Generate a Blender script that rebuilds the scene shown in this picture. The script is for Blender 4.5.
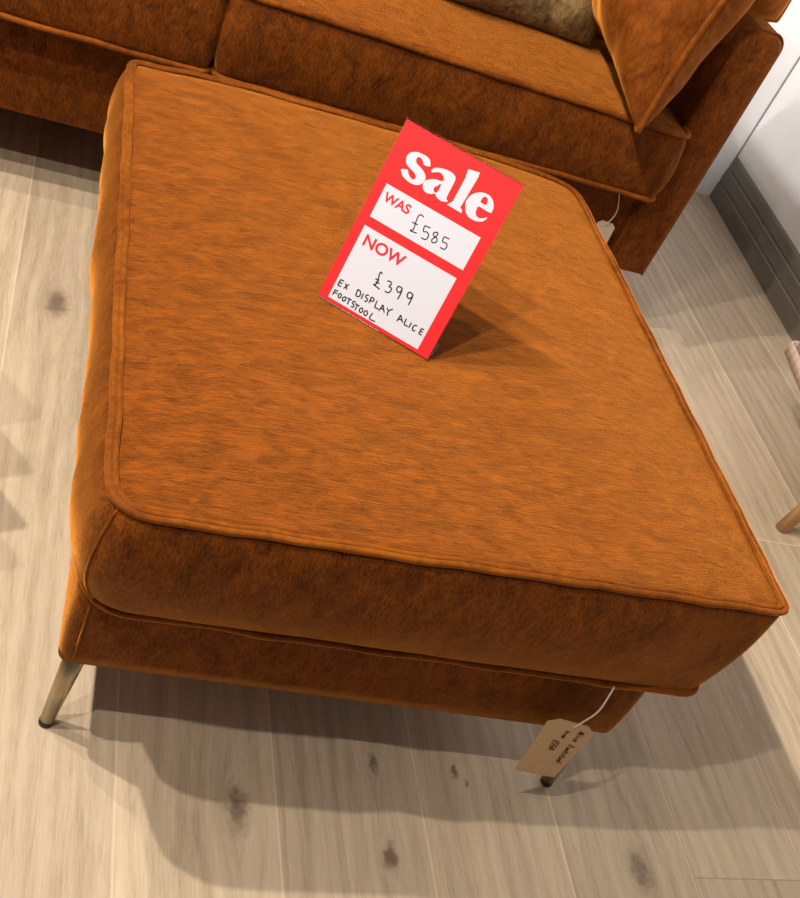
import bpy, bmesh, math, random
from mathutils import Vector, Matrix, noise
random.seed(7)
for o in list(bpy.data.objects): bpy.data.objects.remove(o)
SC = bpy.context.scene; COL = SC.collection

# ------------------------------------------------------------ camera
cd = bpy.data.cameras.new('camera'); cam = bpy.data.objects.new('camera', cd); COL.objects.link(cam)
cam.location = (-0.478165, -1.106483, 1.162516); cam.rotation_euler = (0.846123, -0.367648, -0.161487)
cd.sensor_fit = 'HORIZONTAL'; cd.sensor_width = 36; cd.lens = 1104.06*36/800; cd.clip_start = .02
SC.camera = cam
# ------------------------------------------------------------ world, lamps, exposure
w = bpy.data.worlds.new('world'); SC.world = w; w.use_nodes = True
w.node_tree.nodes['Background'].inputs[0].default_value = (1.0, .90, .80, 1)
w.node_tree.nodes['Background'].inputs[1].default_value = .15
SC.view_settings.view_transform = 'Standard'; SC.view_settings.look = 'None'
SC.view_settings.exposure = 0; SC.view_settings.gamma = 1
def spot(loc, aim, power, size=110, radius=.02, col=(1, .86, .69), blend=.6):
    l = bpy.data.lights.new('ceiling_or_added_spot', 'SPOT'); l.energy = power; l.spot_size = math.radians(size)
    l.spot_blend = blend; l.shadow_soft_size = radius; l.color = col
    o = bpy.data.objects.new('ceiling_or_added_spot', l); COL.objects.link(o); o.location = loc
    o.rotation_euler = (Vector(aim)-Vector(loc)).to_track_quat('-Z', 'Y').to_euler(); return o
spot((-1.26, -1.00, 2.40), (.1, .1, 0), 82)
spot((-1.26, -.42, 2.40), (.1, .1, 0), 105)
spot((-1.26, .10, 2.40), (.1, .1, 0), 150)
spot((-1.26, .44, 2.40), (.4, .7, .1), 65)
spot((-1.35, .80, 2.30), (1.38, 1.15, .70), 200, 30, .08, (1, .95, .92), .6)  # added wall washer, no fixture known, brightens the right wall
spot((-.20, -1.30, 1.75), (1.38, 1.25, 1.00), 235, 31, .20, (1, .96, .94), .7)  # added lamp below ceiling height behind the camera, lifts wall and sofa arm

# ------------------------------------------------------------ materials
def mat(name, col=(.5, .5, .5), rough=.6, metal=0, **k):
    m = bpy.data.materials.new(name); m.use_nodes = True; b = m.node_tree.nodes['Principled BSDF']
    b.inputs['Base Color'].default_value = (*col, 1); b.inputs['Roughness'].default_value = rough; b.inputs['Metallic'].default_value = metal
    for a, v in k.items(): b.inputs[a.replace('_', ' ')].default_value = v
    return m
class NT:
    def __init__(s, m): s.m = m; s.t = m.node_tree; s.b = s.t.nodes['Principled BSDF']
    def n(s, typ, ins=None, **k):
        x = s.t.nodes.new(typ)
        for a, v in k.items(): setattr(x, a, v)
        for a, v in (ins or {}).items():
            if hasattr(v, 'is_output') or isinstance(v, bpy.types.NodeSocket): s.t.links.new(v, x.inputs[a])
            else: x.inputs[a].default_value = v
        return x
    def link(s, a, b): s.t.links.new(a, b)
    def ramp(s, fac, stops):
        r = s.n('ShaderNodeValToRGB', {0: fac}); e = r.color_ramp.elements
        while len(e) < len(stops): e.new(.5)
        for x, (p, c) in zip(e, stops): x.position = p; x.color = (*c, 1) if len(c) == 3 else c
        return r.outputs[0]
    def math(s, op, a, b=0, c=0, clamp=False):
        r = s.n('ShaderNodeMath', {0: a, 1: b, 2: c}, operation=op); r.use_clamp = clamp; return r.outputs[0]
    def mix(s, fac, a, b, bt='MIX'):
        r = s.n('ShaderNodeMix', data_type='RGBA', blend_type=bt)
        for i, v in ((0, fac), (6, a), (7, b)):
            if isinstance(v, bpy.types.NodeSocket): s.link(v, r.inputs[i])
            else: r.inputs[i].default_value = v if i == 0 else (*v, 1)
        return r.outputs[2]
    def mapped(s, scale, rot=(0, 0, 0), loc=(0, 0, 0), src='Object'):
        tc = s.n('ShaderNodeTexCoord'); mp = s.n('ShaderNodeMapping', {0: tc.outputs[src], 'Scale': scale, 'Rotation': rot, 'Location': loc})
        return mp.outputs[0]
def velvet(name, scale, dark=(.155, .036, .005), light=(.46, .155, .03), streak=.45, patch=(3.5, 6, 5), rot=(0, 0, 0), bump=.35):
    m = mat(name, rough=.72); N = NT(m)
    v = N.mapped(scale, rot)
    v2 = N.mapped(patch, rot)
    # let the pile wander a little
    wob = N.n('ShaderNodeTexNoise', {'Vector': N.mapped((6, 6, 6)), 'Scale': 1, 'Detail': 2})
    v = N.n('ShaderNodeVectorMath', {0: v, 1: N.n('ShaderNodeVectorMath', {0: wob.outputs['Color'], 1: (1.6, 1.6, 1.6)}, operation='MULTIPLY').outputs[0]}, operation='ADD').outputs[0]
    n1 = N.n('ShaderNodeTexNoise', {'Vector': v, 'Scale': 1, 'Detail': 6, 'Roughness': .7})
    n2 = N.n('ShaderNodeTexNoise', {'Vector': v2, 'Scale': 1.6, 'Detail': 5, 'Roughness': .6, 'Distortion': .6})
    f = N.math('ADD', N.math('MULTIPLY', n1.outputs[0], streak), N.math('MULTIPLY', n2.outputs[0], 1-streak))
    c = N.ramp(f, [(.38, dark), (.5, tuple((a*.55+b*.45) for a, b in zip(dark, light))), (.62, light)])
    N.link(c, N.b.inputs['Base Color'])
    fine = N.n('ShaderNodeTexNoise', {'Vector': N.mapped((1, 1, 1)), 'Scale': 520, 'Detail': 2})
    h = N.math('ADD', n1.outputs[0], N.math('MULTIPLY', fine.outputs[0], .35))
    h = N.math('ADD', h, N.math('MULTIPLY', n2.outputs[0], .7))
    bp = N.n('ShaderNodeBump', {'Strength': bump, 'Distance': .003, 'Height': h}); N.link(bp.outputs[0], N.b.inputs['Normal'])
    N.b.inputs['Sheen Weight'].default_value = .8; N.b.inputs['Sheen Roughness'].default_value = .36
    N.b.inputs['Sheen Tint'].default_value = (1, .40, .07, 1); N.b.inputs['Specular IOR Level'].default_value = .12
    return m
M = {}
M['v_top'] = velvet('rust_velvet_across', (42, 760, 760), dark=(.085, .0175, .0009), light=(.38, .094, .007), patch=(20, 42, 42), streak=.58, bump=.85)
M['v_side'] = velvet('rust_velvet_down_shaded', (420, 420, 110), dark=(.055, .0115, .0006), light=(.225, .058, .004), patch=(30, 30, 18), streak=.58)  # same velvet for upright faces, their shade put into a darker colour
M['v_pipe'] = velvet('rust_velvet_piping', (90, 90, 90), dark=(.11, .025, .0015), light=(.29, .082, .006), bump=.2)
M['v_pillow'] = velvet('rust_velvet_pillow', (150, 150, 60), dark=(.10, .022, .0012), light=(.29, .080, .006), patch=(11, 11, 8), streak=.4)
M['fur'] = velvet('olive_brown_fur', (90, 90, 60), dark=(.10, .065, .028), light=(.52, .37, .17), streak=.55, patch=(12, 12, 12), bump=.9)
M['fur'].node_tree.nodes['Principled BSDF'].inputs['Sheen Tint'].default_value = (.6, .44, .20, 1); M['fur'].node_tree.nodes['Principled BSDF'].inputs['Sheen Weight'].default_value = .5
def metal():
    m = mat('brushed_bronze', (.42, .33, .22), .36, 1); N = NT(m)
    n = N.n('ShaderNodeTexNoise', {'Vector': N.mapped((120, 120, 6)), 'Scale': 1.5, 'Detail': 3})
    N.link(N.ramp(n.outputs[0], [(.3, (.34, .27, .18)), (.7, (.50, .41, .28))]), N.b.inputs['Base Color']); return m
M['bronze'] = metal()
M['rubber'] = mat('black_rubber', (.012, .012, .012), .5)
def floor_mat():
    m = mat('oak_planks', rough=.42); N = NT(m)
    tc = N.n('ShaderNodeTexCoord'); P = tc.outputs['Object']; sp = N.n('ShaderNodeSeparateXYZ', {0: P}); X, Y = sp.outputs[0], sp.outputs[1]
    u = N.math('DIVIDE', N.math('ADD', X, .269), .19); idx = N.math('FLOOR', u); fr = N.math('FRACT', u)
    rnd = N.n('ShaderNodeTexWhiteNoise', {'W': idx}, noise_dimensions='1D').outputs[0]
    # board ends: 1.6 m long boards, row 5 ends at Y = -.535
    row4 = N.math('COMPARE', idx, 4, .1); row6 = N.math('COMPARE', idx, 6, .1)
    yo = N.math('SUBTRACT', N.math('SUBTRACT', .85, N.math('MULTIPLY', row4, .314)), N.math('MULTIPLY', row6, .98))
    yy = N.math('DIVIDE', N.math('ADD', Y, yo), 2.4); yi = N.math('FLOOR', yy); yf = N.math('FRACT', yy)
    bid = N.n('ShaderNodeTexWhiteNoise', {'W': N.math('ADD', N.math('MULTIPLY', idx, 7.31), N.math('MULTIPLY', yi, 3.7))}, noise_dimensions='1D').outputs[0]
    off = N.n('ShaderNodeCombineXYZ', {0: N.math('MULTIPLY', bid, 13.), 1: N.math('MULTIPLY', bid, 37.), 2: 0})
    # knots (floor coordinates, half width)
    knots = [(-.39, .424, .016), (-.127, -.465, .012), (.058, -.517, .008), (.41, -.527, .014), (.054, -.397, .005), (.168, -.402, .004), (.182, -.418, .003)]
    K = None; warpx = None
    kn_ = N.n('ShaderNodeTexNoise', {'Vector': P, 'Scale': 70, 'Detail': 4})
    kd = N.n('ShaderNodeSeparateXYZ', {0: N.n('ShaderNodeVectorMath', {0: kn_.outputs['Color'], 1: (.5, .5, .5)}, operation='SUBTRACT').outputs[0]})
    XK = N.math('ADD', X, N.math('MULTIPLY', kd.outputs[0], .020)); YK = N.math('ADD', Y, N.math('MULTIPLY', kd.outputs[1], .035))
    for kx, ky, r in knots:
        dx = N.math('DIVIDE', N.math('SUBTRACT', XK, kx), r); dy = N.math('DIVIDE', N.math('SUBTRACT', YK, ky), r*1.9)
        d2 = N.math('ADD', N.math('MULTIPLY', dx, dx), N.math('MULTIPLY', dy, dy))
        g = N.math('DIVIDE', 1, N.math('ADD', 1, N.math('MULTIPLY', d2, d2)))
        wv = N.math('DIVIDE', N.math('MULTIPLY', dx, r*1.1), N.math('ADD', 1, N.math('MULTIPLY', d2, .35)))
        K = g if K is None else N.math('MAXIMUM', K, g); warpx = wv if warpx is None else N.math('ADD', warpx, wv)
    Xw = N.math('SUBTRACT', X, warpx)
    Pw = N.n('ShaderNodeVectorMath', {0: N.n('ShaderNodeCombineXYZ', {0: Xw, 1: Y, 2: 0}).outputs[0], 1: off.outputs[0]}, operation='ADD').outputs[0]
    def nz(scale, det=4, dist=0, ro=.6):
        mp = N.n('ShaderNodeMapping', {0: Pw, 'Scale': scale}); return N.n('ShaderNodeTexNoise', {'Vector': mp.outputs[0], 'Scale': 1, 'Detail': det, 'Distortion': dist, 'Roughness': ro}).outputs[0]
    broad = nz((12, 1.6, 1), 5, 1.2); grain = nz((85, 6, 1), 6, 1.0, .7); pore = nz((420, 26, 1), 4, .5, .7)
    wav = N.n('ShaderNodeTexWave', {'Vector': N.n('ShaderNodeMapping', {0: Pw, 'Scale': (9, .7, 1)}).outputs[0], 'Scale': 1.3, 'Distortion': 7, 'Detail': 3, 'Detail Scale': 1.1}).outputs[1]
    t = N.math('ADD', N.math('MULTIPLY', broad, .36), N.math('MULTIPLY', grain, .30)); t = N.math('ADD', t, N.math('MULTIPLY', pore, .28)); t = N.math('ADD', t, N.math('MULTIPLY', wav, .06))
    c = N.ramp(t, [(.34, (.360, .290, .218)), (.44, (.475, .395, .305)), (.54, (.585, .497, .388)), (.68, (.690, .600, .480))])
    tone = N.ramp(bid, [(0, (.86, .85, .84)), (.5, (1, .985, .96)), (1, (1.06, 1.05, 1.02))])
    c = N.mix(1, c, tone, 'MULTIPLY')
    kn = N.math('MULTIPLY', K, N.math('ADD', .45, N.math('MULTIPLY', grain, 1.0)), clamp=True)
    c = N.mix(N.math('MULTIPLY', kn, .85, clamp=True), c, (.125, .085, .062))
    # seams; the light ones have the glint off board bevels painted into their colour
    e = N.math('MINIMUM', fr, N.math('SUBTRACT', 1, fr)); seam = N.math('LESS_THAN', e, .0075)
    e2 = N.math('MINIMUM', yf, N.math('SUBTRACT', 1, yf)); seam2 = N.math('LESS_THAN', e2, .0004)
    s = N.math('MAXIMUM', seam, seam2)
    bevel_glint = N.math('SUBTRACT', 1, row4)
    sc = N.mix(bevel_glint, (.17, .12, .08), (.90, .76, .60))
    c = N.mix(N.math('MULTIPLY', s, N.math('ADD', .38, N.math('MULTIPLY', N.math('GREATER_THAN', idx, 4.5), .37))), c, sc)
    N.link(c, N.b.inputs['Base Color'])
    h = N.math('SUBTRACT', N.math('ADD', N.math('MULTIPLY', pore, .6), N.math('MULTIPLY', grain, .5)), N.math('MULTIPLY', s, 1.2))
    bp = N.n('ShaderNodeBump', {'Strength': .25, 'Distance': .0012, 'Height': h}); N.link(bp.outputs[0], N.b.inputs['Normal'])
    N.b.inputs['Specular IOR Level'].default_value = .35
    return m
M['floor'] = floor_mat()
def wall_mat():
    m = mat('white_paint', (.83, .83, .84), .5); N = NT(m)
    n = N.n('ShaderNodeTexNoise', {'Vector': N.mapped((5, 5, 5)), 'Scale': 1, 'Detail': 4})
    c = N.ramp(n.outputs[0], [(.3, (.76, .765, .78)), (.7, (.84, .84, .85))])
    v = N.n('ShaderNodeTexVoronoi', {'Vector': N.mapped((1, 7, 7)), 'Scale': 1.3}).outputs[0]
    sc = N.math('LESS_THAN', v, .035)
    N.link(N.mix(N.math('MULTIPLY', sc, .45), c, (.25, .25, .27)), N.b.inputs['Base Color'])
    bp = N.n('ShaderNodeBump', {'Strength': .12, 'Distance': .002, 'Height': n.outputs[0]}); N.link(bp.outputs[0], N.b.inputs['Normal']); return m
M['wall'] = wall_mat()
def skirt_mat():
    m = mat('grey_gloss_paint', (.13, .125, .115), .42); N = NT(m)
    n = N.n('ShaderNodeTexNoise', {'Vector': N.mapped((6, 6, 20)), 'Scale': 1.5, 'Detail': 5})
    c = N.ramp(n.outputs[0], [(.3, (.135, .127, .108)), (.7, (.185, .175, .150))])
    v = N.n('ShaderNodeTexVoronoi', {'Vector': N.mapped((1, 9, 22)), 'Scale': 1.0}).outputs[0]
    N.link(N.mix(N.math('MULTIPLY', N.math('LESS_THAN', v, .05), .7), c, (.03, .03, .03)), N.b.inputs['Base Color']); return m
M['skirt'] = skirt_mat()
M['caulk'] = mat('grey_caulk', (.22, .22, .21), .7)
M['red'] = mat('red_print', (.84, .022, .030), .5)
M['redink'] = mat('red_lettering', (.70, .03, .045), .5)
M['white'] = mat('white_print', (.70, .76, .93), .5)
M['ink'] = mat('black_ink', (.012, .012, .015), .5)
def acrylic():
    m = mat('clear_acrylic', (1, 1, 1), .04, IOR=1.3, Transmission_Weight=1.0); return m
M['acrylic'] = acrylic()
def kraft():
    m = mat('kraft_card', (.40, .27, .15), .8); N = NT(m)
    n = N.n('ShaderNodeTexNoise', {'Vector': N.mapped((300, 300, 300)), 'Scale': 1, 'Detail': 3})
    N.link(N.ramp(n.outputs[0], [(.3, (.50, .33, .18)), (.7, (.60, .42, .25))]), N.b.inputs['Base Color']); return m
M['kraft'] = kraft()
M['cream'] = mat('cream_card', (.62, .54, .44), .8)
M['string'] = mat('pale_string', (.80, .68, .60), .8)
def wood():
    m = mat('light_beech', rough=.4); N = NT(m)
    n = N.n('ShaderNodeTexNoise', {'Vector': N.mapped((60, 60, 5)), 'Scale': 1.5, 'Detail': 4})
    N.link(N.ramp(n.outputs[0], [(.3, (.42, .22, .10)), (.7, (.62, .37, .19))]), N.b.inputs['Base Color']); return m
M['wood'] = wood()
def cotton():
    m = mat('white_cotton', (.8, .79, .8), .85); N = NT(m)
    n = N.n('ShaderNodeTexNoise', {'Vector': N.mapped((200, 200, 200)), 'Scale': 1, 'Detail': 2})
    bp = N.n('ShaderNodeBump', {'Strength': .2, 'Distance': .002, 'Height': n.outputs[0]}); N.link(bp.outputs[0], N.b.inputs['Normal']); return m
M['cotton'] = cotton()
def trimm():
    m = mat('pink_trim', (.8, .6, .5), .85); N = NT(m)
    s = N.n('ShaderNodeSeparateXYZ', {0: N.n('ShaderNodeTexCoord').outputs['Object']})
    a = N.math('GREATER_THAN', N.math('SINE', N.math('MULTIPLY', s.outputs[1], 260)), .55)
    b = N.math('GREATER_THAN', N.math('SINE', N.math('MULTIPLY', s.outputs[2], 330)), .5)
    N.link(N.mix(N.math('MULTIPLY', N.math('ADD', a, b), .35, clamp=True), (.80, .68, .58), (.66, .38, .33)), N.b.inputs['Base Color']); return m
M['trim'] = trimm()

# ------------------------------------------------------------ helpers
def link(name, bm, m, parent=None, smooth=True, recalc=True):
    if recalc: bmesh.ops.recalc_face_normals(bm, faces=bm.faces)
    me = bpy.data.meshes.new(name); bm.to_mesh(me); bm.free()
    for x in (m if isinstance(m, (list, tuple)) else [m]): me.materials.append(x)
    if smooth: me.polygons.foreach_set('use_smooth', [True]*len(me.polygons))
    o = bpy.data.objects.new(name, me); COL.objects.link(o); o.parent = parent; return o
def rebase(o, base):
    """world-built mesh hung under a parent standing at base"""
    o.data.transform(Matrix.Translation(-Vector(base))); return o
def thing(name, label, cat, loc=(0, 0, 0), group=None):
    o = bpy.data.objects.new(name, None); COL.objects.link(o); o.location = loc; o.empty_display_size = .05
    o['label'] = label; o['category'] = cat
    if group: o['group'] = group
    return o
def struct(name, bm, m, smooth=False):
    o = link(name, bm, m, smooth=smooth); o['kind'] = 'structure'; return o
def prism(bm, pts, a, b):
    """closed polygon pts (3-D) extruded by vector from offset a to b"""
    lo = [bm.verts.new(Vector(p)+Vector(a)) for p in pts]; hi = [bm.verts.new(Vector(p)+Vector(b)) for p in pts]; n = len(pts)
    bm.faces.new(lo[::-1]); bm.faces.new(hi)
    for i in range(n): bm.faces.new((lo[i], lo[(i+1) % n], hi[(i+1) % n], hi[i]))
def box(bm, x0, x1, y0, y1, z0, z1):
    prism(bm, [(x0, y0, 0), (x1, y0, 0), (x1, y1, 0), (x0, y1, 0)], (0, 0, z0), (0, 0, z1))
def tube(bm, pts, r, seg=8, closed=False, caps=True, wob=0):
    pts = [Vector(p) for p in pts]; n = len(pts); rings = []; up = None
    for i, p in enumerate(pts):
        if closed: t = pts[(i+1) % n]-pts[i-1]
        else: t = pts[min(i+1, n-1)]-pts[max(i-1, 0)]
        t.normalize()
        if up is None:
            up = Vector((0, 0, 1)) if abs(t.z) < .9 else Vector((0, 1, 0))
        s = t.cross(up); s.normalize(); u = s.cross(t); up = u
        rr = r[i] if isinstance(r, (list, tuple)) else r
        if wob: rr *= 1+wob*noise.noise(p*60)
        rings.append([bm.verts.new(p+(s*math.cos(a)+u*math.sin(a))*rr) for a in [2*math.pi*k/seg for k in range(seg)]])
    for i in range(n if closed else n-1):
        A, B = rings[i], rings[(i+1) % n]; off = 0
        if closed and i == n-1:
            off = min(range(seg), key=lambda q: (A[0].co-B[q].co).length)
        for k in range(seg): bm.faces.new((A[k], A[(k+1) % seg], B[(k+1+off) % seg], B[(k+off) % seg]))
    if caps and not closed: bm.faces.new(rings[0][::-1]); bm.faces.new(rings[-1])
def cyl(bm, a, b, ra, rb, seg=24):
    tube(bm, [a, b], [ra, rb], seg)
def catmull(P, n=8, closed=False):
    P = [Vector(p) for p in P]; out = []; L = len(P)
    for i in range(L if closed else L-1):
        g = (lambda k: P[k % L]) if closed else (lambda k: P[max(0, min(L-1, k))])
        a, b, c, d = g(i-1), g(i), g(i+1), g(i+2)
        for k in range(n):
            t = k/n; out.append(.5*((2*b)+(c-a)*t+(2*a-5*b+4*c-d)*t*t+(3*b-a-3*c+d)*t**3))
    if not closed: out.append(P[-1])
    return out
def rquad(Q, rad, ne=30, na=8):
    """rounded quadrilateral outline, Q counter-clockwise corners (2-D or with z); rad per corner"""
    Q = [Vector(q) for q in Q]; out = []; nor = []
    if not isinstance(rad, (list, tuple)): rad = [rad]*4
    cs = []
    for i in range(4):
        p, a, b = Q[i], Q[i-1], Q[(i+1) % 4]
        da = (a-p).normalized(); db = (b-p).normalized(); r = rad[i]
        cs.append((p+da*r, p, p+db*r))
    for i in range(4):
        A, p, B = cs[i]
        for k in range(na+1):
            t = k/na; out.append(A*(1-t)**2+p*2*t*(1-t)+B*t*t)
        nx = cs[(i+1) % 4][0]
        for k in range(1, ne): out.append(B.lerp(nx, k/ne))
    n = len(out)
    for i in range(n):
        d = out[(i+1) % n]-out[i-1]; d.z = 0; d.normalize(); nor.append(Vector((d.y, -d.x, 0)))
    return out, nor
def cushion(top, bot, rt, rb, bulge, crown, nside=14, rings=16, wr=.0, seed=0, power=.8, mats=(0, 1), pucker=0, rise=0):
    """box cushion: top and bottom outlines may have different corners; sides bulge, top is crowned"""
    bm = bmesh.new(); T, NT_ = rquad(top, rt); B, NB = rquad(bot, rb); n = len(T); S = []
    for p, nn in zip(T, NT_):
        if nn.y > .6 and rise: k = 1-math.exp(-(min((p-Vector(q)).length for q in top)/.10)**2); p.z += rise*k; p += nn*rise*.4*k
    pk = pucker if isinstance(pucker, (list, tuple)) else [pucker]*4
    BF = [1-max(k*math.exp(-((p-Vector(q)).length/.11)**2) for k, q in zip(pk, top)) for p in T]
    for j in range(nside+1):
        t = j/nside; row = []
        for i in range(n):
            nn = (NT_[i]*(1-t)+NB[i]*t).normalized(); b = bulge*BF[i]*max(0, math.sin(math.pi*t))**power
            p = T[i].lerp(B[i], t)+nn*b
            if wr and 0 < j < nside:
                q = p*Vector((1, 1, .35)); edge = math.sin(math.pi*t)
                p += nn*wr*edge*(noise.noise(q*14+Vector((seed, 0, 0)))+.5*noise.noise(q*38+Vector((seed, 3, 0))))
            row.append(bm.verts.new(p))
        S.append(row)
    for j in range(nside):
        for i in range(n):
            f = bm.faces.new((S[j][i], S[j+1][i], S[j+1][(i+1) % n], S[j][(i+1) % n])); f.material_index = mats[1]
    c = sum(T, Vector())/n; prev = S[0]
    for k in range(1, rings):
        s = 1-(k/rings)**1.0
        row = []
        for i in range(n):
            p = c+(T[i]-c)*s; p.z += crown*(1-s**3.2)
            if wr: p.z += wr*.5*(1-s**6)*(noise.noise(p*9+Vector((0, seed, 0))))
            row.append(bm.verts.new(p))
        for i in range(n):
            f = bm.faces.new((prev[i], prev[(i+1) % n], row[(i+1) % n], row[i])); f.material_index = mats[0]
        prev = row
    ce = bm.verts.new(c+Vector((0, 0, crown)))
    for i in range(n): f = bm.faces.new((prev[i], prev[(i+1) % n], ce)); f.material_index = mats[0]
    f = bm.faces.new(S[-1][::-1]); f.material_index = mats[1]
    return bm, T, B, NT_, NB
def piping(T, N, r, dz=0, dn=0, wob=.12):
    bm = bmesh.new(); P = [p+n*dn+Vector((0, 0, dz)) for p, n in zip(T, N)]
    P = [p+Vector((noise.noise(p*22), noise.noise(p*22+Vector((9, 0, 0))), noise.noise(p*22+Vector((0, 9, 0)))))*.0022 for p in P]
    tube(bm, P, r, 8, closed=True, wob=wob); return bm

# ------------------------------------------------------------ setting
bm = bmesh.new(); box(bm, -2.4, 1.6, -2.2, 1.62, -.05, 0); struct('floor', bm, M['floor'])
def wx(y): return 1.396+(y-1.552)*.0556
bm = bmesh.new(); y0, y1 = -1.6, 1.552
prism(bm, [(wx(y0)+.010, y0, 0), (wx(y0)+.14, y0, 0), (wx(y1)+.14, y1, 0), (wx(y1)+.010, y1, 0)], (0, 0, 0), (0, 0, 2.6)); struct('wall_right', bm, M['wall'])
bm = bmesh.new(); box(bm, -2.4, 1.55, 1.554, 1.62, 0, 2.6); struct('wall_back', bm, M['wall'])
# moulded baseboard profile (offset from wall line into the room, height)
bm = bmesh.new(); prof = [(.012, 0), (0, 0), (0, .050), (.004, .053), (.004, .056), (.001, .059), (.002, .094), (.0055, .097), (.0055, .100), (.003, .103), (.005, .130), (.009, .138), (.012, .138)]
A = [bm.verts.new((wx(y0)+d, y0, z)) for d, z in prof]; B = [bm.verts.new((wx(y1)+d, y1, z)) for d, z in prof]
for i in range(len(prof)): bm.faces.new((A[i], A[(i+1) % len(prof)], B[(i+1) % len(prof)], B[i]))
bm.faces.new(A); bm.faces.new(B[::-1]); struct('baseboard_right', bm, M['skirt'])
bm = bmesh.new(); box(bm, wx(y1)+.006, wx(y1)+.012, 1.5505, 1.556, 0, 2.6); struct('trim_1', bm, M['caulk'])

# ------------------------------------------------------------ sofa
SX0, SX1 = -1.10, .684
sofa = thing('sofa', 'rust orange velvet two-seater sofa along the back wall behind the footstool', 'sofa', (-.2, 1.1, 0))
sb = sofa.location
def spart(name, bm, m, parent=None, **k):
    o = link(name, bm, m, parent or sofa, **k); rebase(o, sb); return o
def rbox(x0, x1, y0, y1, z0, z1, r=.018, nz=3):
    """upholstered slab with softened edges"""
    bm = bmesh.new(); box(bm, x0, x1, y0, y1, z0, z1)
    bmesh.ops.bevel(bm, geom=list(bm.edges), offset=r, segments=4, profile=.5, affect='EDGES'); return bm
spart('front_rail', rbox(SX0-.01, SX1+.005, .748, .80, .142, .325, .008), M['v_side'])
spart('base', rbox(SX0-.01, SX1+.005, .80, 1.52, .15, .31, .01), M['v_side'])
def arm(x0, x1):
    bm = bmesh.new(); P = [(x0, .142), (x1, .142), (x1, .682)]
    r = .028
    pr = [(x0, .142), (x1, .142)]
    for k in range(9): a = math.pi/2*k/8; pr.append((x1-r+r*math.cos(a), .690-r+r*math.sin(a)))
    for k in range(9): a = math.pi/2+math.pi/2*k/8; pr.append((x0+.045+.045*math.cos(a), .690-.045+.045*math.sin(a)))
    prism(bm, [(x, 0, z) for x, z in pr], (0, .740, 0), (0, 1.50, 0))
    bmesh.ops.bevel(bm, geom=[e for e in bm.edges if abs(e.verts[0].co.y-e.verts[1].co.y) < 1e-5], offset=.004, segments=3, affect='EDGES')
    a = spart('arm', bm, M['v_side'])
    # padded facing panel on the front
    bm = bmesh.new(); i = .004; c = ((x0+x1)/2, .41); rings = []
    for s, y in ((1, .742), (1, .735), (.97, .7305), (.86, .728)):
        row = []
        for x, z in pr:
            dx, dz = x-c[0], z-c[1]; row.append(bm.verts.new((c[0]+math.copysign(max(abs(dx)-i-(1-s)*.10, 0), dx), y, c[1]+math.copysign(abs(dz)-i-(1-s)*.10, dz))))
        rings.append(row)
    n = len(pr)
    for a_, b_ in zip(rings, rings[1:]):
        for k in range(n): bm.faces.new((a_[k], a_[(k+1) % n], b_[(k+1) % n], b_[k]))
    bm.faces.new(rings[-1]); spart('facing_panel', bm, M['v_side'], a)
    bm = bmesh.new(); tube(bm, [(x-.0015, .7395, z) for x, z in pr[1:16]], .0024, 6); spart('piping', bm, M['v_side'], a)
arm(SX1, .786); arm(-1.21, SX0-.005)
# backrest
bm = bmesh.new(); prism(bm, [(0, 1.36, .30), (0, 1.54, .30), (0, 1.54, .80), (0, 1.44, .82)], (SX0-.1, 0, 0), (SX1+.1, 0, 0))
bmesh.ops.bevel(bm, geom=list(bm.edges), offset=.02, segments=3, affect='EDGES'); spart('backrest', bm, M['v_side'])
def seat(x0, x1, seed, bulge_r, flare=0):
    yf, yb = .700, 1.38
    top = [(x0+.004, yf, .481), (x1-.002+flare, yf, .472), (x1-.004, yb, .472), (x0+.004, yb, .472)]
    bot = [(x0+.010, yf-.004, .334), (x1+.000+flare*.6, yf-.006, .334), (x1-.008, yb, .334), (x0+.010, yb, .334)]
    bm, T, B, NT_, NB = cushion(top, bot, .022, .022, .012, .030, wr=.006, seed=seed)
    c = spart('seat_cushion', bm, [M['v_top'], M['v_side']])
    spart('piping', piping(T, NT_, .0052, .001, .003), M['v_pipe'], c)
    spart('piping', piping(B, NB, .0050, 0, .003), M['v_pipe'], c)
seat(-.212, .684, 3, 0, .004)
seat(-1.10, -.216, 8, 0)
for x in (-1.14, .73):
    for y in (.80, 1.44):
        bm = bmesh.new(); cyl(bm, (x, y, .146), (x+(.02 if x > 0 else -.02), y-(.0), .004), .014, .009); L = spart('leg', bm, M['bronze'])
        bm = bmesh.new(); xx = x+(.02 if x > 0 else -.02); cyl(bm, (xx, y, .005), (xx, y, 0), .0095, .0095); spart('foot_cap', bm, M['rubber'], L)

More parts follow.
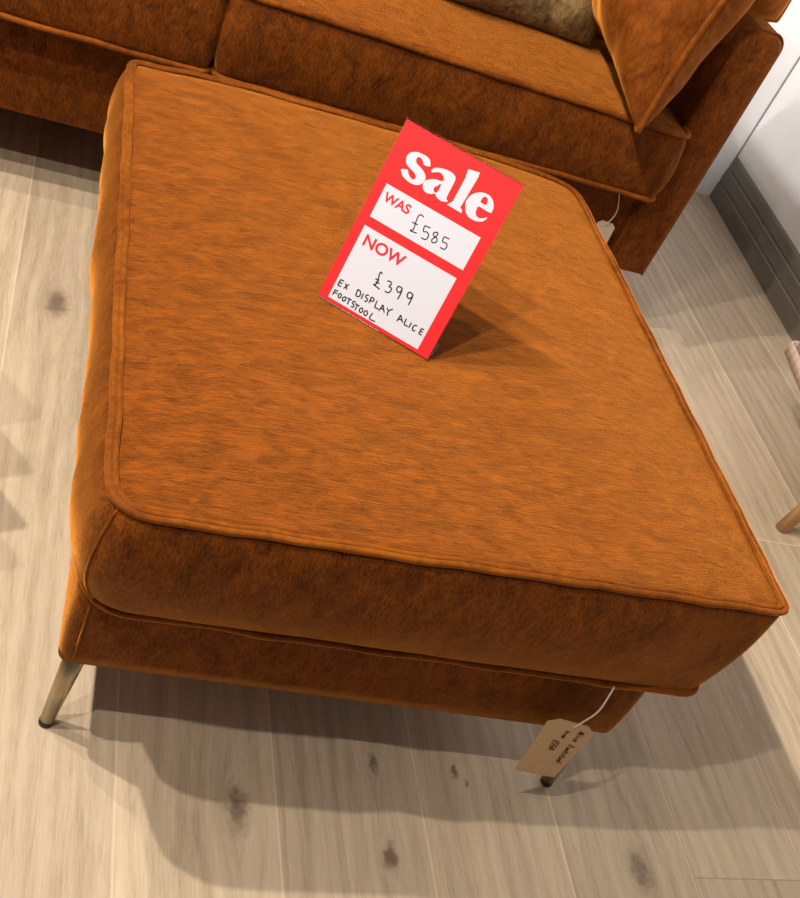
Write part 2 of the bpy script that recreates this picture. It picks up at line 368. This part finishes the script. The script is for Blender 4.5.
# ------------------------------------------------------------ pillows
def pillow(name, label, cat, c0, U, V, thick, mt, welt=True, pinch=.10, wr=.006, seed=0, group=None, bend=0, k_edge=.5, asym=0, rnd_=0):
    """knife-edge pillow; c0 corner, U and V edge vectors"""
    c0, U, V = Vector(c0), Vector(U), Vector(V); W = U.cross(V).normalized(); base = c0.copy(); n = 44
    t = thing(name, label, cat, base, group)
    def pos(u, v, s):
        x, y = 2*u-1, 2*v-1
        rc = 1-rnd_*x*x*y*y; xx = x*(1-pinch*(1-y*y))*rc; yy = y*(1-pinch*(1-x*x))*rc
        h = thick*((1-x*x)**k_edge)*((1-y*y)**k_edge)
        p = c0+U*((xx+1)/2)+V*((yy+1)/2)
        e = (1-x*x)*(1-y*y)
        d = wr*(noise.noise(p*10+Vector((seed, s, 0)))*1.2+noise.noise(p*Vector((30, 30, 14))+Vector((seed, s*3, 0)))*.35)*min(1, e*5)
        p = p+W*(s*(h*(1+asym*s)+d)+bend*(x*x-.5))
        return p
    bm = bmesh.new(); G = {}
    for s in (1, -1):
        for i in range(n+1):
            for j in range(n+1):
                ed = i in (0, n) or j in (0, n); key = (i, j, 0 if ed else s)
                if key not in G:
                    u = .5-.5*math.cos(math.pi*i/n); v = .5-.5*math.cos(math.pi*j/n); G[key] = bm.verts.new(pos(u, v, s))
        for i in range(n):
            for j in range(n):
                q = [G.get((a, b, s)) or G[(a, b, 0)] for a, b in ((i, j), (i+1, j), (i+1, j+1), (i, j+1))]
                bm.faces.new(q if s > 0 else q[::-1])
    o = link('cover', bm, mt, t, recalc=False); rebase(o, base)
    if welt:
        P = []
        m = 40
        for k in range(m): P.append(pos(.5-.5*math.cos(math.pi*k/m), 0, 1))
        for k in range(m): P.append(pos(1, .5-.5*math.cos(math.pi*k/m), 1))
        for k in range(m): P.append(pos(.5+.5*math.cos(math.pi*k/m), 1, 1))
        for k in range(m): P.append(pos(0, .5+.5*math.cos(math.pi*k/m), 1))
        bm = bmesh.new(); tube(bm, P, .0058, 8, closed=True, wob=.15); o = link('piping', bm, M['v_pipe'], t); rebase(o, base)
    return t
pillow('scatter_pillow', 'large rust velvet pillow with a thick piped edge leaning on the sofa arm', 'pillow',
       (.517, .595, .497), (.098, .050, .435), (.045, .42, .0), .125, M['v_pillow'], pinch=.17, wr=.017, seed=2, k_edge=.42, asym=.25)
pillow('scatter_pillow', 'rust velvet pillow mostly hidden behind the piped one, its end lying over the arm', 'pillow',
       (.42, .92, .640), (.40, -.11, .03), (-.02, .10, .40), .10, M['v_pillow'], pinch=.04, wr=.012, seed=5, rnd_=.12, k_edge=.4)
pillow('fur_cushion', 'olive brown fur cushion on the sofa seat beside the piped velvet pillow', 'cushion',
       (.0, .925, .492), (.53, .0, -.002), (0, .14, .40), .10, M['fur'], welt=False, pinch=.05, wr=.016, seed=9, rnd_=.05, k_edge=.38)

# ------------------------------------------------------------ footstool
fs = thing('footstool', 'large rust orange velvet footstool on splayed bronze legs in the middle', 'footstool', (0, 0, 0))
FL, FR, BR, BL = (-.361, -.385), (.322, -.422), (.362, .385), (-.325, .42)
base_bot = [Vector((x, y, .146)) for x, y in (FL, FR, BR, BL)]; base_top = [Vector((x*.995, y*.995, .272)) for x, y in (FL, FR, BR, BL)]
bm, T, B, N1, N2 = cushion(base_top, base_bot, .016, .016, .003, .0, nside=8, rings=3)
bmesh.ops.bevel(bm, geom=[e for e in bm.edges if len(e.link_faces) == 2 and e.calc_face_angle(0) > 1.0], offset=.006, segments=3, affect='EDGES')
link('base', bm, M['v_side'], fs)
top = [Vector((-.362, -.437, .440)), Vector((.374, -.449, .439)), Vector((.366, .431, .440)), Vector((-.362, .433, .440))]
bot = [Vector((-.358, -.424, .293)), Vector((.368, -.440, .271)), Vector((.355, .42, .285)), Vector((-.350, .42, .288))]
bm, T, B, N1, N2 = cushion(top, bot, [.040, .018, .045, .022], [.05, .03, .04, .03], .023, .015, nside=18, rings=22, wr=.006, seed=1, power=.7, pucker=[.05, .85, .4, .0], rise=.008)
SEAM = [v.co.copy() for v in list(bm.verts)[4::len(T)][:19]]
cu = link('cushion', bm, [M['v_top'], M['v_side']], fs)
link('piping', piping(T, N1, .0036, .0020, .0012), M['v_pipe'], cu)
link('stitched_seam', piping(T, N1, .0030, .0024, -.0048), M['v_pipe'], cu)
link('piping', piping(B, N2, .0042, 0, .003), M['v_pipe'], cu)
bm = bmesh.new(); tube(bm, SEAM, .0017, 6); link('upright_seam', bm, M['v_pipe'], cu)
bm = bmesh.new(); tube(bm, [(FL[0]+.0165, FL[1]-.0028, .290), (FL[0]+.016, FL[1]-.0045, .22), (FL[0]+.0155, FL[1]-.0020, .150)], .0013, 6); link('upright_seam', bm, M['v_pipe'], bpy.data.objects['base.001'])
for (tx, ty), (fx, fy) in (((-.338, -.364), (-.351, -.368)), ((.298, -.396), (.303, -.407)), ((.33, .35), (.345, .37)), ((-.295, .39), (-.31, .405))):
    bm = bmesh.new(); a = Vector((tx, ty, .146)); b = Vector((fx, fy, 0)); cyl(bm, a, a.lerp(b, .955), .0130, .0082, 28)
    L = link('leg', bm, M['bronze'], fs); bm = bmesh.new(); cyl(bm, a.lerp(b, .955), b, .0086, .0084, 24); link('foot_cap', bm, M['rubber'], L)

# ------------------------------------------------------------ sale sign
A0 = Vector((-.137, -.064, .4575)); E = Vector((.8376, -.5463, 0)).normalized(); Nn = Vector((.5463, .8376, 0)).normalized(); TL = .345
UP = Vector((0, 0, math.cos(TL)))+Nn*math.sin(TL); FRN = E.cross(UP).normalized()
if FRN.y > 0: FRN = -FRN
S_W, S_H = .149, .2225
def sp(u, v, d=0): return A0+E*u+UP*v+FRN*d
sign = thing('sale_sign', 'red and white sale price sign in a clear stand on top of the footstool', 'sign', sp(S_W/2, 0))
sbase = sign.location
def sg(name, bm, m, parent=None, smooth=False):
    o = link(name, bm, m, parent or sign, smooth=smooth); rebase(o, sbase); return o
def flat(bm, pts, d0, d1):
    prism(bm, [sp(u, v) for u, v in pts], FRN*d0, FRN*d1)
bm = bmesh.new(); flat(bm, [(0, 0), (S_W, 0), (S_W, S_H), (0, S_H)], -.0003, .0003); card = sg('card', bm, M['red'])
# clear stand: front sheet, back sheet and folded foot
bm = bmesh.new()
flat(bm, [(-.001, -.002), (S_W+.001, -.002), (S_W+.001, S_H+.002), (-.001, S_H+.002)], -.0028, -.0012)
prism(bm, [sp(-.001, -.0005), sp(S_W+.001, -.0005), sp(S_W+.001, -.0005)+Nn*.042, sp(-.001, -.0005)+Nn*.042], (0, 0, -.0012), (0, 0, .0008))
flat(bm, [(-.001, S_H+.0006), (S_W+.001, S_H+.0006), (S_W+.001, S_H+.0020), (-.001, S_H+.0020)], -.0012, .0018)
sg('clear_stand', bm, M['acrylic'])
bm = bmesh.new(); flat(bm, [(.0125, .1092), (.1352, .1092), (.1352, .1505), (.0125, .1505)], .0003, .0005); sg('was_price_panel', bm, M['white'], card)
bm = bmesh.new(); flat(bm, [(.0118, .0042), (.1335, .0042), (.1335, .0978), (.0118, .0978)], .0003, .0005); sg('now_price_panel', bm, M['white'], card)

CAMM = cam.matrix_basis if False else Matrix.LocRotScale(Vector(cam.location), cam.rotation_euler, None)
# lettering is laid out on the sign's own plane (u right, v up, metres); TRC turns a traced coordinate into (u, v)
HM = None
def homography():
    """maps traced coordinates of the flat print onto the card (four card corners given)"""
    src = [(407, 120), (523, 188), (427, 361), (317, 296)]; dst = [(0, S_H), (S_W, S_H), (S_W, 0), (0, 0)]
    rows = []
    for (x, y), (u, v) in zip(src, dst):
        rows.append([x, y, 1, 0, 0, 0, -u*x, -u*y, u]); rows.append([0, 0, 0, x, y, 1, -v*x, -v*y, v])
    n = 8
    for i in range(n):
        p = max(range(i, n), key=lambda r: abs(rows[r][i])); rows[i], rows[p] = rows[p], rows[i]
        pv = rows[i][i]; rows[i] = [a/pv for a in rows[i]]
        for r in range(n):
            if r != i: f = rows[r][i]; rows[r] = [a-f*b for a, b in zip(rows[r], rows[i])]
    return [r[8] for r in rows]+[1]
HM = homography()
def TRC(x, y):
    a, b, c, d, e, f, g, h, i = HM; w_ = g*x+h*y+i; return (a*x+b*y+c)/w_, (d*x+e*y+f)/w_
def filled(polys, d=.0006):
    """2-D curve with holes -> thin mesh on the sign plane"""
    cu_ = bpy.data.curves.new('t', 'CURVE'); cu_.dimensions = '2D'; cu_.fill_mode = 'BOTH'; cu_.extrude = .00008
    for P in polys:
        s = cu_.splines.new('POLY'); s.points.add(len(P)-1); s.use_cyclic_u = True
        for q, (x, y) in zip(s.points, P): q.co = (x, y, 0, 1)
    o = bpy.data.objects.new('t', cu_); COL.objects.link(o); dg = bpy.context.evaluated_depsgraph_get(); dg.update()
    me = bpy.data.meshes.new_from_object(o.evaluated_get(dg)); bm = bmesh.new(); bm.from_mesh(me)
    bpy.data.objects.remove(o); bpy.data.curves.remove(cu_); bpy.data.meshes.remove(me)
    for v in bm.verts: v.co = sp(v.co.x, v.co.y, d+v.co.z)
    return bm
def smooth2(P, n=5): return [(q.x, q.y) for q in catmull([(x, y, 0) for x, y in P], n, True)]
def tr(P, ox, oy, k, sm=True):
    Q = [TRC(ox+x/k, oy+y/k) for x, y in P]; return smooth2(Q) if sm else Q
K = (390, 140, 7.273)
s_ = [(115, 160), (122, 125), (145, 103), (175, 97), (205, 100), (232, 112), (262, 128), (288, 155), (292, 178), (290, 204), (268, 202), (244, 190), (240, 170), (226, 145), (205, 134), (190, 150), (192, 178), (215, 205), (243, 240), (257, 275), (252, 305), (230, 330), (190, 338), (145, 322), (105, 290), (84, 258), (80, 222), (104, 222), (128, 228), (132, 252), (145, 280), (162, 297), (182, 290), (184, 268), (168, 240), (138, 210), (119, 185)]
a_ = [(300, 247), (305, 225), (330, 215), (370, 218), (410, 230), (448, 250), (472, 280), (470, 310), (448, 355), (422, 405), (408, 440), (418, 458), (400, 463), (365, 453), (338, 430), (326, 403), (298, 405), (262, 395), (240, 370), (238, 338), (252, 310), (285, 298), (330, 298), (378, 312), (390, 290), (380, 264), (358, 248), (330, 246)]
a_h = [(345, 345), (358, 335), (370, 336), (358, 365), (343, 390), (328, 396), (315, 380), (322, 356)]
l_ = [(566, 227), (610, 240), (650, 252), (640, 285), (525, 478), (508, 505), (522, 522), (517, 546), (412, 482), (432, 472), (450, 462), (462, 445), (548, 285), (553, 262), (560, 250)]
e_ = [(545, 500), (550, 460), (578, 422), (620, 400), (672, 398), (718, 418), (745, 458), (749, 505), (738, 535), (728, 546), (690, 527), (642, 498), (624, 528), (622, 560), (642, 582), (675, 584), (703, 577), (690, 596), (660, 608), (615, 602), (572, 577), (549, 542)]
e_h = [(656, 466), (668, 440), (684, 428), (700, 434), (708, 452), (703, 472), (692, 488)]
bmx = bmesh.new()
for polys in ([tr(s_, *K)], [tr(a_, *K), tr(a_h, *K)], [tr(l_, *K, sm=False)], [tr(e_, *K), tr(e_h, *K)]):
    b2 = filled(polys, .00045); me = bpy.data.meshes.new('t'); b2.to_mesh(me); b2.free(); bmx.from_mesh(me); bpy.data.meshes.remove(me)
o = sg('sale_lettering', bmx, M['white'], card)
def strokes(SS, ox, oy, k, wid, d=.0006, sm=True):
    bm = bmesh.new(); wid *= 1.25
    for S in SS:
        P = [Vector((*TRC(ox+x/k, oy+y/k), 0)) for x, y in S]
        if len(P) > 2 and sm: P = catmull(P, 4)
        L, R_ = [], []
        for i, p in enumerate(P):
            t = (P[min(i+1, len(P)-1)]-P[max(i-1, 0)]).normalized(); nn = Vector((-t.y, t.x, 0))*wid/2
            L.append(bm.verts.new(sp((p+nn).x, (p+nn).y, d))); R_.append(bm.verts.new(sp((p-nn).x, (p-nn).y, d)))
        for i in range(len(P)-1): bm.faces.new((L[i], R_[i], R_[i+1], L[i+1]))
    return bm
ps = [[(352, 374), (342, 364), (330, 368), (320, 390), (308, 425), (295, 428), (300, 433), (322, 441)], [(303, 394), (327, 406)],
      [(380, 420), (356, 409)], [(356, 409), (350, 433), (366, 437), (372, 452), (360, 468), (340, 460)],
      [(412, 440), (397, 438), (392, 450), (407, 464), (404, 479), (388, 481), (386, 468), (402, 457), (413, 442)],
      [(460, 467), (438, 456)], [(438, 456), (430, 477), (446, 484), (449, 497), (438, 510), (420, 501)]]
sg('handwritten_was_price', strokes(ps, 340, 130, 4.2105, .00105), M['ink'], card)
ps = [[(412, 203), (403, 192), (394, 208), (386, 240), (374, 262), (360, 262), (378, 276), (396, 291)], [(372, 231), (393, 240)], [(372, 248), (396, 257)],
      [(440, 243), (458, 247), (463, 262), (450, 274), (463, 284), (458, 303), (441, 310), (425, 300)],
      [(526, 286), (506, 274), (494, 292), (503, 308), (518, 303), (526, 286), (516, 318), (499, 348)],
      [(588, 322), (566, 308), (553, 328), (563, 343), (580, 337), (588, 322), (576, 352), (560, 381)]]
sg('handwritten_now_price', strokes(ps, 310, 240, 5.714, .00125), M['ink'], card)
C_ = lambda *p: list(p)
ps = [C_((110, 80), (88, 120)), C_((110, 80), (135, 93)), C_((100, 100), (122, 111)), C_((88, 120), (113, 132)), C_((146, 108), (155, 155)), C_((172, 115), (130, 146)),
      C_((236, 152), (219, 196)), C_((236, 153), (255, 168), (254, 190), (240, 206), (219, 197)), C_((277, 183), (260, 222)),
      C_((316, 199), (302, 193), (292, 208), (305, 222), (300, 238), (283, 238)), C_((336, 208), (316, 252)), C_((336, 209), (354, 222), (346, 240), (328, 233)),
      C_((376, 235), (358, 283)), C_((358, 283), (387, 297)), C_((388, 310), (420, 265)), C_((420, 265), (428, 322)), C_((400, 290), (426, 300)),
      C_((450, 288), (459, 313)), C_((492, 296), (459, 313), (450, 345)),
      C_((520, 385), (550, 340)), C_((550, 340), (562, 396)), C_((530, 368), (560, 378)), C_((590, 365), (572, 410)), C_((572, 410), (602, 423)), C_((627, 395), (608, 432)),
      C_((668, 420), (652, 415), (635, 432), (636, 450), (655, 455)), C_((700, 438), (680, 475)), C_((700, 438), (718, 448)), C_((690, 457), (710, 466)), C_((680, 475), (702, 487)),
      C_((70, 152), (50, 192)), C_((66, 154), (92, 166)), C_((60, 172), (84, 182)),
      C_((108, 182), (92, 192), (94, 212), (108, 210), (114, 190), (106, 182)), C_((142, 207), (124, 215), (124, 235), (140, 234), (150, 214), (140, 206)),
      C_((160, 213), (190, 232)), C_((174, 223), (158, 262)), C_((220, 246), (204, 240), (196, 254), (206, 266), (200, 282), (184, 277)),
      C_((216, 255), (248, 276)), C_((232, 266), (214, 305)), C_((270, 288), (252, 293), (246, 312), (258, 322), (272, 308), (268, 288)),
      C_((304, 308), (286, 312), (280, 332), (292, 344), (306, 330), (303, 308)), C_((345, 325), (320, 365), (362, 388))]
sg('handwritten_note', strokes(ps, 325, 270, 7.273, .00125), M['ink'], card)
def txt(s, u, v, size, bold, m, name, rot=0, sx=1, d=.0006):
    cu_ = bpy.data.curves.new('t', 'FONT'); cu_.body = s; cu_.size = 1; cu_.offset = bold; cu_.extrude = .0
    o = bpy.data.objects.new('t', cu_); COL.objects.link(o); dg = bpy.context.evaluated_depsgraph_get(); dg.update()
    me = bpy.data.meshes.new_from_object(o.evaluated_get(dg)); bm = bmesh.new(); bm.from_mesh(me)
    bpy.data.objects.remove(o); bpy.data.curves.remove(cu_); bpy.data.meshes.remove(me)
    w_ = max(q.co.x for q in bm.verts)
    for q in bm.verts: q.co = sp(u+q.co.x*size*sx, v+q.co.y*size, d)
    return sg(name, bm, m, card)
txt('WAS', .0172, .1322, .0150, .028, M['redink'], 'was_lettering', sx=1.02)
txt('NOW', .0182, .0770, .0190, .026, M['redink'], 'now_lettering', sx=1.06)

# ------------------------------------------------------------ hang tags
def hang_tag(label, corners, hole, string, m, thick=.0006, writing=None):
    """corners: top-left, top-right, bottom-right, bottom-left in world space"""
    a, b, c, d = [Vector(q) for q in corners]; base = (c+d)/2
    t = thing('price_tag', label, 'tag', base)
    e1 = (b-a).normalized(); e2 = (d-a).normalized(); nn = e1.cross(e2).normalized(); k = (b-a).length*.2
    P = [a+e1*k, b-e1*k, b+e2*k*.8, c, d, a+e2*k*.8]
    bm = bmesh.new(); prism(bm, P, nn*-thick/2, nn*thick/2); cd_ = rebase(link('card', bm, m, t, smooth=False), base)
    bm = bmesh.new(); h = Vector(hole); tube(bm, [h+(e1*math.cos(x)+e2*math.sin(x))*.0022-nn*.0 for x in [i*math.pi/6 for i in range(12)]], .0006, 5, closed=True); rebase(link('eyelet', bm, M['string'], t), base)
    bm = bmesh.new(); tube(bm, catmull([h-nn*.001]+[Vector(q) for q in string], 6), .0011, 6); rebase(link('string', bm, M['string'], t), base)
    if writing:
        bm = bmesh.new(); G = {'A': [[(0, 0), (.4, 1), (.7, 0)], [(.15, .4), (.6, .4)]], 'l': [[(.2, 1), (.2, 0)]], 'i': [[(.2, .55), (.2, 0)], [(.2, .85), (.2, .75)]], 'c': [[(.5, .5), (.15, .5), (.1, .1), (.5, 0)]],
            'e': [[(.1, .3), (.5, .35), (.35, .6), (.1, .4), (.2, 0), (.5, .05)]], 'F': [[(0, 0), (.1, 1), (.6, 1)], [(.05, .5), (.5, .55)]], 'o': [[(.3, .55), (.08, .3), (.28, 0), (.5, .3), (.3, .55)]],
            't': [[(.3, .95), (.25, 0), (.45, 0)], [(.05, .6), (.5, .6)]], 's': [[(.5, .55), (.15, .5), (.45, .2), (.1, 0)]], 'r': [[(.1, .55), (.1, 0)], [(.1, .35), (.45, .55)]],
            'm': [[(.05, 0), (.1, .5), (.25, .45), (.3, 0)], [(.3, .4), (.5, .5), (.55, 0)]], 'f': [[(.5, .95), (.3, .9), (.25, 0)], [(.05, .5), (.5, .5)]],
            '£': [[(.6, .9), (.35, 1), (.25, .6), (.25, .15), (.0, 0), (.6, 0)], [(.05, .5), (.5, .5)]], '5': [[(.5, 1), (.1, 1), (.1, .55), (.5, .45), (.45, .05), (.05, 0)]], '0': [[(.3, 1), (.05, .5), (.3, 0), (.5, .5), (.3, 1)]]}
        for s, org, size, adv, rd, ud in writing:
            x = 0
            for ch in s:
                for S in G.get(ch, []):
                    Q = [org+rd*((x+px)*size*adv)+ud*(py*size) for px, py in S]; 
                    if len(Q) > 2: Q = catmull(Q, 3)
                    tube(bm, [q+nn*0 for q in Q], .0005, 4)
                x += .72
        o = rebase(link('handwriting', bm, M['ink'], cd_), base)
    return t
ta, tb, tc_, td = Vector((.181, -.458, .226)), Vector((.253, -.458, .208)), Vector((.265, -.446, .077)), Vector((.202, -.446, .090))
e1 = (tb-ta).normalized(); e2 = (td-ta).normalized()
# reading direction runs down the tag; letter tops point to its right
wr = [('Alice', ta+e1*.052+e2*.014+Vector((0, -.0009, 0)), .0090, .82, e2, e1), ('Footstool', ta+e1*.050+e2*.050+Vector((0, -.0009, 0)), .0095, .80, e2, e1),
      ('from', ta+e1*.033+e2*.020+Vector((0, -.0009, 0)), .0075, .85, e2, e1), ('£550', ta+e1*.026+e2*.046+Vector((0, -.0009, 0)), .0095, .95, e2, e1)]
hang_tag('brown kraft price tag with handwriting hanging from the front of the footstool', (ta, tb, tc_, td), ta+e1*.040+e2*.008,
         [(.226, -.460, .225), (.232, -.461, .25), (.236, -.452, .284)], M['kraft'], writing=wr)
hang_tag('small cream tag hanging on a string from the sofa front rail below the seat cushion', [(.618, .730, .247), (.660, .730, .244), (.662, .728, .180), (.620, .728, .183)], (.634, .7285, .238),
         [(.640, .725, .255), (.641, .725, .28), (.628, .735, .318)], M['cream'])

# ------------------------------------------------------------ armchair at the right edge
ch = thing('armchair', 'white armchair with pink checked trim and a beech leg at the right edge', 'armchair', (1.15, .32, 0)); cb = ch.location
Q = [(.95, .10), (1.33-.04, .08), (1.33-.02, .50), (1.028, .505)]
def qbox(Q, z0, z1, r):
    bm = bmesh.new(); prism(bm, [(x, y, 0) for x, y in Q], (0, 0, z0), (0, 0, z1))
    bmesh.ops.bevel(bm, geom=list(bm.edges), offset=r, segments=4, affect='EDGES'); return bm
rebase(link('seat', qbox(Q, .185, .42, .02), M['cotton'], ch), cb)
tr_ = [(x-(1.13-x)*-.0+(-.004 if x < 1.1 else .004), y+(.004 if y > .3 else -.004)) for x, y in Q]
rebase(link('trim_band', qbox(tr_, .178, .215, .005), M['trim'], ch), cb)
rebase(link('backrest', qbox([(1.24, .09), (1.30, .085), (1.315, .49), (1.25, .495)], .40, .78, .025), M['cotton'], ch), cb)
for (tx, ty), (fx, fy) in (((1.005, .155), (.982, .170)), ((1.22, .44), (1.24, .45)), ((1.26, .13), (1.28, .12)), ((1.27, .45), (1.29, .46))):
    bm = bmesh.new(); cyl(bm, (tx, ty, .19), (fx, fy, 0), .017, .0125, 20); rebase(link('leg', bm, M['wood'], ch), cb)

# ------------------------------------------------------------ unseen table left of the frame, added for the shadows it casts
ct = thing('shadow_table', 'unseen square wooden table added left of the footstool to cast shadows', 'table', (-.80, .02, 0)); tb_ = ct.location
D = [(-.535, -.045), (-.75, .25), (-.98, .06), (-.80, -.15)]
rebase(link('tabletop', qbox(D, .375, .40, .004), M['wood'], ct), tb_)
for x, y in D:
    x = -.77+(x+.77)*.85; y = .05+(y-.05)*.85
    bm = bmesh.new(); cyl(bm, (x, y, .376), (x, y, 0), .016, .011, 16); rebase(link('leg', bm, M['wood'], ct), tb_)
